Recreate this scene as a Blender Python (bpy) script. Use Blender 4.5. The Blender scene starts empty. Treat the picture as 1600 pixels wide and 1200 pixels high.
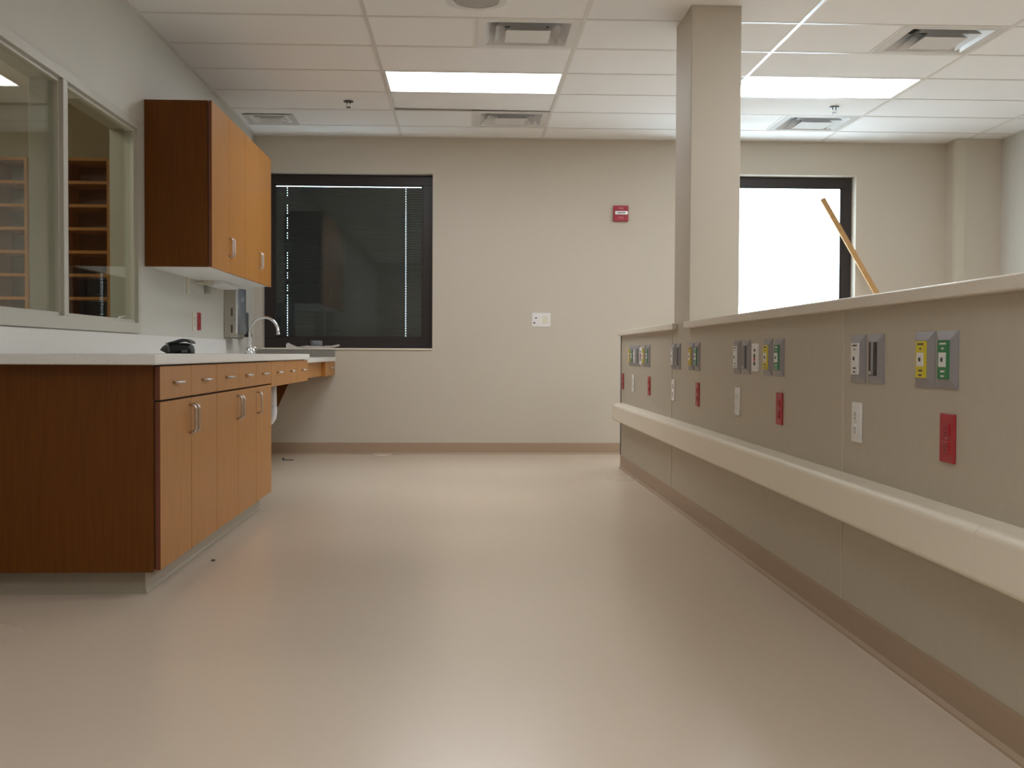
import bpy, bmesh, math, random
from mathutils import Vector, Matrix
random.seed(7)
scene = bpy.context.scene
COL = scene.collection
PI = math.pi

# ------------------------------------------------------------------ camera
F_PX, YAW, PITCH, ROLL, CAM_Z = 1774.0, .0413, -.0266, .0045, .876
fw = Vector((math.sin(YAW)*math.cos(PITCH), math.cos(YAW)*math.cos(PITCH), math.sin(PITCH)))
r0 = Vector((math.cos(YAW), -math.sin(YAW), 0))
u0 = Vector((-math.sin(YAW)*math.sin(PITCH), -math.cos(YAW)*math.sin(PITCH), math.cos(PITCH)))
rt = math.cos(ROLL)*r0 + math.sin(ROLL)*u0
up = math.cos(ROLL)*u0 - math.sin(ROLL)*r0
cd = bpy.data.cameras.new('camera'); cam = bpy.data.objects.new('camera', cd); COL.objects.link(cam)
cd.sensor_fit = 'HORIZONTAL'; cd.sensor_width = 36.0; cd.lens = F_PX/1600*36.0
cd.clip_start = .05; cd.clip_end = 300
M = Matrix((rt, up, -fw)).transposed().to_4x4(); M.translation = Vector((0, 0, CAM_Z))
cam.matrix_world = M
scene.camera = cam

# ------------------------------------------------------------------ world, exposure
SKY = 9.5            # bright overcast sky outside the windows
LAMP = 14.5          # fluorescent troffers
w = bpy.data.worlds.new('world'); scene.world = w; w.use_nodes = True
bg = w.node_tree.nodes['Background']
bg.inputs[0].default_value = (.74, .84, 1.0, 1); bg.inputs[1].default_value = SKY
scene.view_settings.view_transform = 'Standard'
scene.view_settings.look = 'None'
scene.view_settings.exposure = 0.0
scene.view_settings.gamma = 1.0
scene.view_settings.use_curve_mapping = False
scene.cycles.caustics_reflective = False
scene.cycles.caustics_refractive = False

# ------------------------------------------------------------------ materials
def nmat(name):
    m = bpy.data.materials.new(name); m.use_nodes = True
    return m, m.node_tree.nodes, m.node_tree.links, m.node_tree.nodes['Principled BSDF']
def mat(name, col, rough=.5, metal=0, noise=0, nscale=40, bump=0, bscale=200, spec=.5, stretch=None):
    m, N, L, B = nmat(name)
    B.inputs['Base Color'].default_value = (*col, 1); B.inputs['Roughness'].default_value = rough
    B.inputs['Metallic'].default_value = metal; B.inputs['Specular IOR Level'].default_value = spec
    tc = N.new('ShaderNodeTexCoord'); src = tc.outputs['Object']
    if stretch:
        mp = N.new('ShaderNodeMapping'); mp.inputs['Scale'].default_value = stretch
        L.new(src, mp.inputs[0]); src = mp.outputs[0]
    nz = N.new('ShaderNodeTexNoise'); nz.inputs['Scale'].default_value = nscale; nz.inputs['Detail'].default_value = 4
    L.new(src, nz.inputs['Vector'])
    mx = N.new('ShaderNodeMix'); mx.data_type = 'RGBA'
    a = noise if noise else .02
    mx.inputs[6].default_value = (*[c*(1-a) for c in col], 1); mx.inputs[7].default_value = (*[min(1, c*(1+a)) for c in col], 1)
    L.new(nz.outputs['Fac'], mx.inputs[0]); L.new(mx.outputs[2], B.inputs['Base Color'])
    if bump:
        bn = N.new('ShaderNodeTexNoise'); bn.inputs['Scale'].default_value = bscale; bn.inputs['Detail'].default_value = 3
        L.new(src, bn.inputs['Vector'])
        bp = N.new('ShaderNodeBump'); bp.inputs['Strength'].default_value = bump; bp.inputs['Distance'].default_value = .003
        L.new(bn.outputs['Fac'], bp.inputs['Height']); L.new(bp.outputs[0], B.inputs['Normal'])
    return m
def emat(name, col, s):
    m, N, L, B = nmat(name); N.remove(B)
    e = N.new('ShaderNodeEmission'); e.inputs[0].default_value = (*col, 1); e.inputs[1].default_value = s
    L.new(e.outputs[0], N['Material Output'].inputs[0]); return m
def glassmat(name, ior=1.5, tint=(.93, .97, .94)):
    m, N, L, B = nmat(name); N.remove(B)
    t = N.new('ShaderNodeBsdfTransparent'); t.inputs[0].default_value = (*tint, 1)
    g = N.new('ShaderNodeBsdfGlossy'); g.inputs['Roughness'].default_value = .0
    lw = N.new('ShaderNodeLayerWeight'); lw.inputs['Blend'].default_value = .5          # Schlick, the same from both sides
    pw = N.new('ShaderNodeMath'); pw.operation = 'POWER'; pw.inputs[1].default_value = 5; L.new(lw.outputs['Facing'], pw.inputs[0])
    fr = N.new('ShaderNodeMath'); fr.operation = 'MULTIPLY_ADD'; fr.inputs[1].default_value = .96; fr.inputs[2].default_value = .04; L.new(pw.outputs[0], fr.inputs[0])
    mx = N.new('ShaderNodeMixShader'); L.new(fr.outputs[0], mx.inputs[0])
    L.new(t.outputs[0], mx.inputs[1]); L.new(g.outputs[0], mx.inputs[2])
    L.new(mx.outputs[0], N['Material Output'].inputs[0]); return m
def woodmat(name, dark, light, vert=True, rough=.38):
    m, N, L, B = nmat(name)
    tc = N.new('ShaderNodeTexCoord'); mp = N.new('ShaderNodeMapping')
    mp.inputs['Scale'].default_value = (30, 30, 1.6) if vert else (30, 1.6, 30)
    L.new(tc.outputs['Object'], mp.inputs[0])
    nz = N.new('ShaderNodeTexNoise'); nz.inputs['Scale'].default_value = 3; nz.inputs['Detail'].default_value = 6
    L.new(mp.outputs[0], nz.inputs['Vector'])
    cr = N.new('ShaderNodeValToRGB'); cr.color_ramp.elements[0].position = .3; cr.color_ramp.elements[1].position = .72
    cr.color_ramp.elements[0].color = (*dark, 1); cr.color_ramp.elements[1].color = (*light, 1)
    L.new(nz.outputs['Fac'], cr.inputs[0]); L.new(cr.outputs[0], B.inputs['Base Color'])
    B.inputs['Roughness'].default_value = rough; B.inputs['Specular IOR Level'].default_value = .25
    return m
def quartzmat(name, col, fleck):
    m, N, L, B = nmat(name)
    tc = N.new('ShaderNodeTexCoord'); v = N.new('ShaderNodeTexVoronoi'); v.inputs['Scale'].default_value = 90
    L.new(tc.outputs['Object'], v.inputs['Vector'])
    cr = N.new('ShaderNodeValToRGB'); cr.color_ramp.elements[0].position = .10; cr.color_ramp.elements[1].position = .2
    cr.color_ramp.elements[0].color = (*fleck, 1); cr.color_ramp.elements[1].color = (*col, 1)
    L.new(v.outputs['Distance'], cr.inputs[0]); L.new(cr.outputs[0], B.inputs['Base Color'])
    B.inputs['Roughness'].default_value = .3; return m
def floormat(name):
    m, N, L, B = nmat(name)
    tc = N.new('ShaderNodeTexCoord')
    n1 = N.new('ShaderNodeTexNoise'); n1.inputs['Scale'].default_value = 22; n1.inputs['Detail'].default_value = 2
    n2 = N.new('ShaderNodeTexNoise'); n2.inputs['Scale'].default_value = .7; n2.inputs['Detail'].default_value = 0
    for n in (n1, n2): L.new(tc.outputs['Object'], n.inputs['Vector'])
    mx = N.new('ShaderNodeMix'); mx.data_type = 'RGBA'
    mx.inputs[6].default_value = (.70, .58, .46, 1); mx.inputs[7].default_value = (.73, .605, .485, 1)
    L.new(n1.outputs['Fac'], mx.inputs[0])
    mx2 = N.new('ShaderNodeMix'); mx2.data_type = 'RGBA'; mx2.blend_type = 'MULTIPLY'; mx2.inputs[0].default_value = 1
    cr = N.new('ShaderNodeValToRGB'); cr.color_ramp.elements[0].position = 0; cr.color_ramp.elements[1].position = 1
    cr.color_ramp.elements[0].color = (.88, .88, .88, 1); cr.color_ramp.elements[1].color = (1, 1, 1, 1)
    L.new(n2.outputs['Fac'], cr.inputs[0]); L.new(mx.outputs[2], mx2.inputs[6]); L.new(cr.outputs[0], mx2.inputs[7])
    L.new(mx2.outputs[2], B.inputs['Base Color'])
    mr = N.new('ShaderNodeMapRange'); mr.inputs[1].default_value = 0; mr.inputs[2].default_value = 1
    mr.inputs[3].default_value = .20; mr.inputs[4].default_value = .30
    L.new(n2.outputs['Fac'], mr.inputs[0]); L.new(mr.outputs[0], B.inputs['Roughness'])
    B.inputs['Specular IOR Level'].default_value = .5
    return m

WALL = mat('wall_paint', (.585, .520, .430), .6, bump=.05, bscale=350)
LWALL = mat('left_wall_paint', (.60, .575, .515), .55, bump=.05, bscale=350)
PANELM = mat('divider_laminate', (.52, .455, .36), .5, noise=.05, nscale=25, bump=.08, bscale=500)
RAILM = mat('crash_rail_vinyl', (.84, .76, .63), .45)
CAPM = quartzmat('divider_cap_stone', (.80, .72, .61), (.58, .50, .41))
COUNTER = quartzmat('counter_stone', (.78, .76, .72), (.56, .52, .47))
BASEM = mat('vinyl_base', (.40, .285, .195), .45)
FLOORM = floormat('sheet_vinyl_floor')
TILEM = mat('acoustic_tile', (.88, .865, .85), .9, noise=.05, nscale=220, bump=.25, bscale=260)
TBARM = mat('tee_bar_paint', (.74, .71, .67), .35)
PLEN = mat('plenum_dark', (.05, .05, .05), .9)
WOOD = woodmat('cherry_veneer', (.38, .160, .030), (.47, .205, .046))
WOODH = woodmat('cherry_veneer_horizontal', (.38, .160, .030), (.47, .205, .046), vert=False)
WOODE = mat('cherry_edge_band', (.17, .045, .018), .4)
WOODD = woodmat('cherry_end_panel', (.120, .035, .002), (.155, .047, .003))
GAPM = mat('cabinet_gap_shade', (.02, .012, .008), .8)  # near-black colour standing in for the shade inside door gaps
WHITEM = mat('white_melamine', (.78, .77, .74), .35)
STEEL = mat('brushed_steel', (.62, .60, .60), .28, 1)
CHROME = mat('chrome', (.75, .75, .76), .1, 1)
FRAMEM = mat('hollow_metal_frame', (.52, .49, .42), .4)
BRONZE = mat('dark_bronze_frame', (.022, .015, .014), .4)
SLATM = mat('dark_slat', (.022, .022, .024), .4)
DEVG = mat('grey_device_plastic', (.30, .28, .29), .38)
WHITEP = mat('white_plastic', (.82, .79, .77), .35)
IVORY = mat('ivory_plastic', (.74, .68, .55), .4)
REDP = mat('red_plastic', (.42, .025, .035), .35)
ALARM = mat('alarm_red', (.38, .02, .035), .35)
YEL = mat('yellow_label', (.72, .58, .03), .4)
GRN = mat('green_label', (.03, .22, .08), .4)
BLACK = mat('black_nylon', (.012, .013, .016), .55, bump=.3, bscale=300)
BLACKP = mat('black_plastic', (.015, .015, .017), .35)
DKSPL = mat('dark_grey_strip', (.27, .245, .205), .4)
TOEM = mat('toe_kick_vinyl', (.36, .31, .235), .4)
SEAMM = mat('seam_strip_vinyl', (.58, .51, .41), .45)
GUARDM = mat('corner_guard_vinyl', (.60, .54, .44), .45)
DGREY = mat('dark_grey_plastic', (.10, .105, .11), .25)
DISP = mat('dispenser_beige', (.40, .36, .29), .35)
SMOKE = mat('smoked_window', (.14, .15, .16), .15)
TAPE = mat('duct_tape_grey', (.20, .215, .23), .35)
CLOTH = mat('rag_cloth', (.66, .58, .53), .9, noise=.1, nscale=60)
PINE = woodmat('pine_lumber', (.42, .23, .085), (.55, .32, .13), rough=.6)
GLASS = glassmat('clear_glass')
LENS = emat('troffer_lens', (1.0, 1.05, 1.10), LAMP)
OFILL = emat('office_fill_lens', (1.0, .95, .80), 15.0)  # glow of the fill panel added in the office
VENTM = mat('diffuser_white_enamel', (.72, .71, .70), .22)
SOFF = mat('room_beyond_paint', (.50, .45, .33), .7)
MARK = mat('print_dark', (.06, .06, .06), .6)
MARKR = mat('print_red', (.6, .03, .05), .5)
LETTER = mat('letter_pale_red', (.75, .30, .32), .5)
STROBE = mat('strobe_lens', (.80, .76, .76), .08)
PIPE = mat('white_pipe_cover', (.80, .79, .80), .4)

# ------------------------------------------------------------------ mesh builder
class MB:
    def __init__(s): s.bm = bmesh.new()
    def box(s, x0, x1, y0, y1, z0, z1, bev=0, seg=2):
        vs = [s.bm.verts.new(p) for p in ((x0,y0,z0),(x1,y0,z0),(x1,y1,z0),(x0,y1,z0),(x0,y0,z1),(x1,y0,z1),(x1,y1,z1),(x0,y1,z1))]
        fs = [s.bm.faces.new([vs[i] for i in q]) for q in ((3,2,1,0),(4,5,6,7),(0,1,5,4),(1,2,6,5),(2,3,7,6),(3,0,4,7))]
        if bev:
            es = {e for f in fs for e in f.edges}
            bmesh.ops.bevel(s.bm, geom=list(es), offset=bev, segments=seg, profile=.5, affect='EDGES')
        return s
    def prism(s, pts, axis, a, b, smooth=False):
        """closed polygon pts in the plane across `axis`, extruded from a to b"""
        def P(p, t):
            return {'x': (t, p[0], p[1]), 'y': (p[0], t, p[1]), 'z': (p[0], p[1], t)}[axis]
        A = [s.bm.verts.new(P(p, a)) for p in pts]; B = [s.bm.verts.new(P(p, b)) for p in pts]
        n = len(pts); s.bm.faces.new(A[::-1]); s.bm.faces.new(B)
        for i in range(n):
            f = s.bm.faces.new((A[i], A[(i+1) % n], B[(i+1) % n], B[i])); f.smooth = smooth
        return s
    def tube(s, path, r, n=10, cap=True):
        path = [Vector(p) for p in path]; rings = []
        rr = r if isinstance(r, (list, tuple)) else [r]*len(path)
        prev = None
        for i, p in enumerate(path):
            d = (path[min(i+1, len(path)-1)] - path[max(i-1, 0)]).normalized()
            if prev is None:
                u = d.orthogonal().normalized()
            else:
                u = (prev - d*prev.dot(d)).normalized()
            prev = u; v = d.cross(u)
            rings.append([s.bm.verts.new(p + rr[i]*(math.cos(2*PI*k/n)*u + math.sin(2*PI*k/n)*v)) for k in range(n)])
        for a, b in zip(rings, rings[1:]):
            for k in range(n):
                f = s.bm.faces.new((a[k], a[(k+1) % n], b[(k+1) % n], b[k])); f.smooth = True
        if cap:
            s.bm.faces.new(rings[0][::-1]); s.bm.faces.new(rings[-1])
        return s
    def cyl(s, c, r, h, axis='z', n=24):
        c = Vector(c); d = {'x': Vector((1,0,0)), 'y': Vector((0,1,0)), 'z': Vector((0,0,1))}[axis]
        return s.tube([c, c + d*h], r, n)
    def ring(s, c, ro, ri, h, n=36, axis='z'):
        """annulus solid"""
        c = Vector(c); V = []
        for (r, z) in ((ro, 0), (ro, h), (ri, h), (ri, 0)):
            row = []
            for k in range(n):
                a = 2*PI*k/n
                o = {'z': Vector((r*math.cos(a), r*math.sin(a), z)), 'y': Vector((r*math.cos(a), z, r*math.sin(a))), 'x': Vector((z, r*math.cos(a), r*math.sin(a)))}[axis]
                row.append(s.bm.verts.new(c + o))
            V.append(row)
        for j in range(4):
            for k in range(n):
                f = s.bm.faces.new((V[j][k], V[j][(k+1) % n], V[(j+1) % 4][(k+1) % n], V[(j+1) % 4][k])); f.smooth = j in (0, 2)
        return s
    def frustum(s, x0, x1, y0, y1, z0, X0, X1, Y0, Y1, z1, cap0=False, cap1=False):
        a = [s.bm.verts.new(p) for p in ((x0,y0,z0),(x1,y0,z0),(x1,y1,z0),(x0,y1,z0))]
        b = [s.bm.verts.new(p) for p in ((X0,Y0,z1),(X1,Y0,z1),(X1,Y1,z1),(X0,Y1,z1))]
        for i in range(4): s.bm.faces.new((a[i], a[(i+1) % 4], b[(i+1) % 4], b[i]))
        if cap0: s.bm.faces.new(a[::-1])
        if cap1: s.bm.faces.new(b)
        return s
    def mesh(s, name, m, off=(0, 0, 0)):
        bmesh.ops.recalc_face_normals(s.bm, faces=s.bm.faces)
        if any(off): bmesh.ops.translate(s.bm, vec=-Vector(off), verts=s.bm.verts)
        me = bpy.data.meshes.new(name); s.bm.to_mesh(me); s.bm.free()
        me.materials.append(m); return me

WL = {}                       # world location of every object that has parts
def link(name, data, parent=None, loc=(0, 0, 0)):
    o = bpy.data.objects.new(name, data); COL.objects.link(o); o.location = loc
    if parent: o.parent = parent
    return o
def thing(name, label, cat, loc, group=None):
    o = link(name, None, None, loc); WL[o.name] = Vector(loc); o.empty_display_size = .1
    o['label'] = label; o['category'] = cat
    if group: o['group'] = group
    return o
def part(name, mb, m, parent, label=None, smooth=False):
    off = WL[parent.name]
    me = mb.mesh(name, m, off)
    if smooth:
        for p in me.polygons: p.use_smooth = True
    o = link(name, me, parent); WL[o.name] = off
    if label: o['label'] = label
    return o
def single(name, mb, m, label, cat, loc, group=None, smooth=False):
    me = mb.mesh(name, m, loc)
    if smooth:
        for p in me.polygons: p.use_smooth = True
    o = link(name, me, None, loc); WL[o.name] = Vector(loc); o['label'] = label; o['category'] = cat
    if group: o['group'] = group
    return o
def struct(name, mb, m, label, cat):
    o = link(name, mb.mesh(name, m)); WL[o.name] = Vector((0, 0, 0))
    o['kind'] = 'structure'; o['label'] = label; o['category'] = cat
    return o

# ------------------------------------------------------------------ room dimensions
H = 2.743
XL, XR, YB, YF = -1.8175, 4.62, 9.887, -3.6
LT = .13                                   # left wall thickness
OX, OY0, OY1 = -4.6, 2.6, 8.72             # the room behind the interior window
XD = 1.203                                 # divider (half wall) face
W1 = (-1.752, -.286, .907, 2.432)          # left outside window
W2 = (1.955, 3.428, .907, 2.452)           # right outside window
WO = (4.12, 6.41, .98, 2.148)              # interior window (y0,y1,z0,z1)

# floor
floor = struct('floor', MB().box(OX, XR, YF, YB, -.1, 0), FLOORM, 'beige sheet vinyl floor with a dull waxed sheen', 'floor')
# back wall with two openings
b = MB(); t = .19
b.box(XL-LT, XR+.3, YB, YB+t, 0, W1[2]).box(XL-LT, XR+.3, YB, YB+t, W1[3]+.02, H+.4)
b.box(XL-LT, W1[0], YB, YB+t, W1[2], W1[3]+.02).box(W1[1], W2[0], YB, YB+t, W1[2], W1[3]+.02).box(W2[1], XR+.3, YB, YB+t, W1[2], W1[3]+.02)
b.box(W1[0], W1[1], YB, YB+t, W1[3], W1[3]+.02)
struct('wall_back', b, WALL, 'warm beige painted back wall with two outside windows', 'wall')
# left wall with the interior window opening
b = MB()
b.box(XL-LT, XL, YF, WO[0], 0, H+.4).box(XL-LT, XL, WO[1], YB, 0, H+.4).box(XL-LT, XL, WO[0], WO[1], 0, WO[2]).box(XL-LT, XL, WO[0], WO[1], WO[3], H+.4)
struct('wall_left', b, LWALL, 'pale grey painted left wall above the wooden cabinets', 'wall')
struct('wall_right', MB().box(XR, XR+.15, YF, YB, 0, H+.4), LWALL, 'pale right wall at the far right edge', 'wall')
struct('wall_front', MB().box(OX, XR+.15, YF-.15, YF, 0, H+.4), WALL, 'beige wall behind the viewer', 'wall')
# chase in the right back corner, with a corner guard
ch = struct('wall_corner_chase', MB().box(4.228, XR, 9.655, YB, 0, H+.02), WALL, 'boxed out beige chase in the far right corner', 'wall')
part('corner_guard', MB().box(4.222, 4.300, 9.648, 9.655, .1, H).box(4.222, 4.228, 9.655, 9.72, .1, H), GUARDM, ch, 'cream vertical corner guard')
# room behind the interior window
struct('wall_office', MB().box(OX, XL-LT, OY1, OY1+.1, 0, H+.1).box(OX-.1, OX, OY0, OY1, 0, H+.1).box(OX, XL-LT, OY0-.1, OY0, 0, H+.1), SOFF, 'dim walls of the office behind the interior window', 'wall')
struct('ceiling_office', MB().box(OX, XL-LT, OY0, OY1, H, H+.08), TILEM, 'dim ceiling of the office behind the interior window', 'ceiling')

# baseboards (vinyl cove base)
cove = lambda q: [(0, 0), (.016*q, 0), (.014*q, .006), (.006*q, .016), (.005*q, .092), (.003*q, .1), (0, .1)]
struct('baseboard_back', MB().prism([(YB-p[0], p[1]) for p in cove(1)], 'x', XL, 4.228), BASEM, 'tan vinyl cove base along the back wall', 'baseboard')
struct('baseboard_left', MB().prism([(XL+p[0], p[1]) for p in cove(1)], 'y', YF, YB), BASEM, 'tan vinyl cove base along the left wall', 'baseboard')

# ------------------------------------------------------------------ ceiling: slab, tees, tiles
GX = [XL, -.5576, .6616, 1.8808, 3.1, 4.3192, XR]
GY = [YB]; y = 9.4285
while y > YF: GY.append(y); y -= .6096
GY.append(YF)
ceil = struct('ceiling', MB().box(XL-.02, XR+.02, YF, YB+.02, H+.36, H+.40), PLEN, 'suspended ceiling of white acoustic tiles in a tee grid', 'ceiling')
TROFF = [(1, 3), (3, 3), (3, 8), (1, 15), (3, 12), (1, 20)]             # (column, row) cells holding a troffer
VENTS = [(1, 5), (1, 1), (3, 5), (3, 1)]
cache = {}
def tile_obj(x0, x1, y0, y1, lift=0):
    k = (round(x1-x0, 3), round(y1-y0, 3))
    if k not in cache:
        a, c = k[0]/2-.006, k[1]/2-.006
        cache[k] = MB().box(-a, a, -c, c, 0, .016, .0015, 1).mesh('ceiling_tile', TILEM)
    o = link('ceiling_tile', cache[k], ceil, ((x0+x1)/2, (y0+y1)/2, H+.003))
    if lift: o.rotation_euler = (lift, .008, 0); o.location.z += .007
    return o
for j in range(len(GY)-1):
    for i in range(len(GX)-1):
        if (i, j) in TROFF: continue
        if (i, j) in VENTS:
            tile_obj(GX[i], GX[i]+.6096, GY[j+1], GY[j]); continue
        tile_obj(GX[i], GX[i+1], GY[j+1], GY[j], .010 if (i, j) == (1, 2) else 0)
mt = MB().box(-.012, .012, YF, YB, 0, .003).mesh('main_tee', TBARM)
for x in GX[1:-1]: link('main_tee', mt, ceil, (x, 0, H))
ct = MB().box(XL, XR, -.012, .012, .0004, .003).mesh('cross_tee', TBARM)
for yy in GY[1:-1]: link('cross_tee', ct, ceil, (0, yy, H))
st = MB().box(-.010, .010, -.3, .3, .0004, .003).mesh('short_tee', TBARM)
for (i, j) in VENTS: link('short_tee', st, ceil, (GX[i]+.6096, (GY[j]+GY[j+1])/2, H))
struct('trim_1', MB().box(XL, XL+.022, YF, YB, H-.002, H+.003).box(XL, XR, YB-.022, YB, H-.002, H+.003).box(XR-.022, XR, YF, YB, H-.002, H+.003), TBARM, 'white wall angle around the edge of the ceiling', 'trim')

# troffers
for (i, j), lab in zip(TROFF, ('lit fluorescent ceiling panel left of the square column', 'lit fluorescent ceiling panel right of the square column',
        'lit fluorescent ceiling panel overhead beyond the divider, out of the picture', 'lit fluorescent ceiling panel overhead on the cabinet side, out of the picture', 'lit fluorescent ceiling panel behind the viewer beyond the divider', 'lit fluorescent ceiling panel nearest the wall behind the viewer')):
    x0, x1, y0, y1 = GX[i], GX[i+1], GY[j+1], GY[j]
    t_ = thing('ceiling_light', lab, 'light', ((x0+x1)/2, (y0+y1)/2, H), 'fluorescent panels in the ceiling')
    part('lens', MB().box(x0+.022, x1-.022, y0+.022, y1-.022, H+.006, H+.012), LENS, t_, 'glowing face of the added fill panel')
    b = MB().box(x0+.008, x1-.008, y0+.008, y0+.024, H+.002, H+.02).box(x0+.008, x1-.008, y1-.024, y1-.008, H+.002, H+.02)
    b.box(x0+.008, x0+.024, y0+.024, y1-.024, H+.002, H+.02).box(x1-.024, x1-.008, y0+.024, y1-.024, H+.002, H+.02)
    part('frame', b, TBARM, t_)
    part('housing', MB().box(x0+.02, x1-.02, y0+.02, y1-.02, H+.03, H+.12), WHITEM, t_)

# square diffusers
def diffuser(cx, cy, size, lab, z=H, drop=0):
    t_ = thing('ceiling_diffuser', lab, 'air vent', (cx, cy, z), 'square air diffusers in the ceiling')
    h = size/2; k = size/.6; z = z-drop
    o1 = h*.80
    b = MB()                                                         # face frame with a rolled inner lip
    for (a, c) in ((h-.006, o1),):
        b.box(cx-a, cx+a, cy-a, cy-c, z, z+.004).box(cx-a, cx+a, cy+c, cy+a, z, z+.004).box(cx-a, cx-c, cy-c, cy+c, z, z+.004).box(cx+c, cx+a, cy-c, cy+c, z, z+.004)
    part('face_frame', b, VENTM, t_)
    part('cone', MB().frustum(cx-o1, cx+o1, cy-o1, cy+o1, z, cx-h*.52, cx+h*.52, cy-h*.52, cy+h*.52, z+.085*k+drop), VENTM, t_)
    part('neck', MB().ring((cx, cy, z+.085*k), h*.75, h*.44, .01).tube([(cx, cy, z+.09*k), (cx, cy, z+.25*k)], h*.44, 28, cap=False).cyl((cx, cy, z+.25*k), h*.44, .005, n=28), PLEN, t_, 'dark round duct neck')
    for nm, a, c, zl, zh in (('louver', .62, .44, -.006, .055), ('louver', .42, .26, -.012, .045)):
        a *= h; c *= h
        part(nm, MB().frustum(cx-a, cx+a, cy-a, cy+a, z+zl*k, cx-c, cx+c, cy-c, cy+c, z+zh*k).frustum(cx-a+.002, cx+a-.002, cy-a+.002, cy+a-.002, z+(zl+.003)*k, cx-c+.002, cx+c-.002, cy-c+.002, cy+c-.002, z+(zh+.002)*k), VENTM, t_)
    a = h*.43
    part('centre_plate', MB().box(cx-a, cx+a, cy-a, cy+a, z-.0135*k, z-.0115*k), VENTM, t_)
    return t_
vl = ('square ceiling air diffuser between the speaker and the left light panel', 'square ceiling air diffuser just beyond the left light panel',
      'square ceiling air diffuser at the upper right, nearer than the right light panel', 'bright square ceiling air diffuser just beyond the right light panel')
for (i, j), lab in zip(VENTS, vl): diffuser((GX[i]+.6096+GX[i+1])/2, (GY[j]+GY[j+1])/2, .60, lab)
diffuser(-1.555, 9.20, .40, 'small square ceiling air diffuser above the wall cabinet by the left wall', H-.004, .004)

# speaker
sp = thing('ceiling_speaker', 'round white ceiling speaker at the top edge of the picture', 'speaker', (.052, 6.05, H))
part('rim', MB().ring((.052, 6.05, H-.008), .162, .122, .012), VENTM, sp)
part('grille', MB().cyl((.052, 6.05, H-.004), .123, .006, n=36), mat('speaker_grille', (.42, .40, .38), .5, noise=.3, nscale=300), sp)
# sprinklers
for x, y, lab in ((-.871, 8.514, 'small fire sprinkler head in the ceiling left of the left light panel'), (2.769, 8.49, 'small fire sprinkler head in the ceiling below the right light panel')):
    t_ = thing('fire_sprinkler', lab, 'sprinkler', (x, y, H), 'fire sprinklers in the ceiling')
    part('escutcheon', MB().cyl((x, y, H-.006), .036, .007, n=20), DGREY, t_)
    part('frame_arm', MB().tube([(x-.012, y, H-.005), (x-.014, y, H-.03), (x, y, H-.045)], .004, 6).tube([(x+.012, y, H-.005), (x+.014, y, H-.03), (x, y, H-.045)], .004, 6), CHROME, t_)
    part('deflector', MB().cyl((x, y, H-.048), .018, .003, n=16), DGREY, t_)

# ------------------------------------------------------------------ column and divider
wcol = struct('wall_column', MB().box(1.205, 1.474, 6.078, 6.52, 0, H+.02, .004, 2), WALL, 'square beige column rising from the low divider to the ceiling', 'column')
DY0, DY1, DTH, DZ = -1.6, 8.708, .27, 1.018
div = struct('wall_divider', MB().box(XD+.004, XD+DTH, DY0, 6.078, 0, DZ).box(XD+.004, XD+DTH, 6.52, DY1, 0, DZ), PANELM, 'low divider wall carrying outlets, on the right', 'wall')
seams = [DY0, .55, 3.562, 6.56, DY1]
for a, c in zip(seams, seams[1:]):
    part('panel', MB().box(XD, XD+.004, a+.002, c-.002, .02, DZ if not (a < 6.3 < c) else DZ), PANELM, div)
for s_ in seams[1:-1]:
    part('seam_strip', MB().box(XD-.003, XD+.002, s_-.005, s_+.005, .1, DZ, .001, 1), SEAMM, div)
part('column_wrap', MB().box(XD, XD+.0015, 6.068, 6.398, DZ+.0005, 1.055), PANELM, wcol)
part('end_trim', MB().box(XD-.006, XD+.03, DY1-.006, DY1+.012, .1, DZ, .002, 1), DGREY, div)
struct('baseboard_divider', MB().prism([(XD-p[0], p[1]) for p in cove(1)], 'y', DY0, DY1), BASEM, 'tan vinyl cove base along the low divider', 'baseboard')
# stone caps on the divider, one each side of the column
for a, c, lab in ((DY0, 6.065, 'long pale stone cap on the low divider, near side of the column'), (6.40, DY1+.01, 'short pale stone cap on the low divider, beyond the column')):
    b = MB()
    if c < 6.3:
        b.box(XD-.032, XD+DTH+.032, a, 6.065, DZ, 1.053, .004, 2)
    else:
        b.box(XD-.032, XD-.0005, a, 6.53, DZ, 1.053, .003, 1).box(XD-.032, XD+DTH+.032, 6.53, c, DZ, 1.053, .004, 2)
    single('divider_cap', b, CAPM, lab, 'wall cap', (XD, (a+c)/2, DZ), 'stone caps on the divider')
# crash rail: two lengths butted together
def arc(cx, cz, rx, rz, a0, a1, n): return [(cx+rx*math.cos(math.radians(a0+(a1-a0)*k/n)), cz+rz*math.sin(math.radians(a0+(a1-a0)*k/n))) for k in range(n+1)]
prof = [(XD, .374)] + arc(1.142, .390, .018, .016, 270, 180, 6) + arc(1.146, .478, .022, .024, 180, 100, 8) + [(XD, .505)]
RY = (DY0, 2.449, 8.56)
for a, c, lab in ((RY[0], RY[1]-.0008, 'cream crash rail length at the right edge of the picture'), (RY[1]+.0008, RY[2], 'long cream crash rail running the length of the low divider')):
    t_ = thing('crash_rail', lab, 'wall rail', (XD, a, .372), 'crash rail lengths on the divider')
    part('cover', MB().prism(prof, 'y', a, c), RAILM, t_)
    if c > 5: part('end_cap', MB().prism([(p[0]-(.002 if p[0] < XD else 0), p[1]+(.002 if p[1] > .44 else -.002)) for p in prof], 'y', c, c+.05), RAILM, t_)

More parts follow.
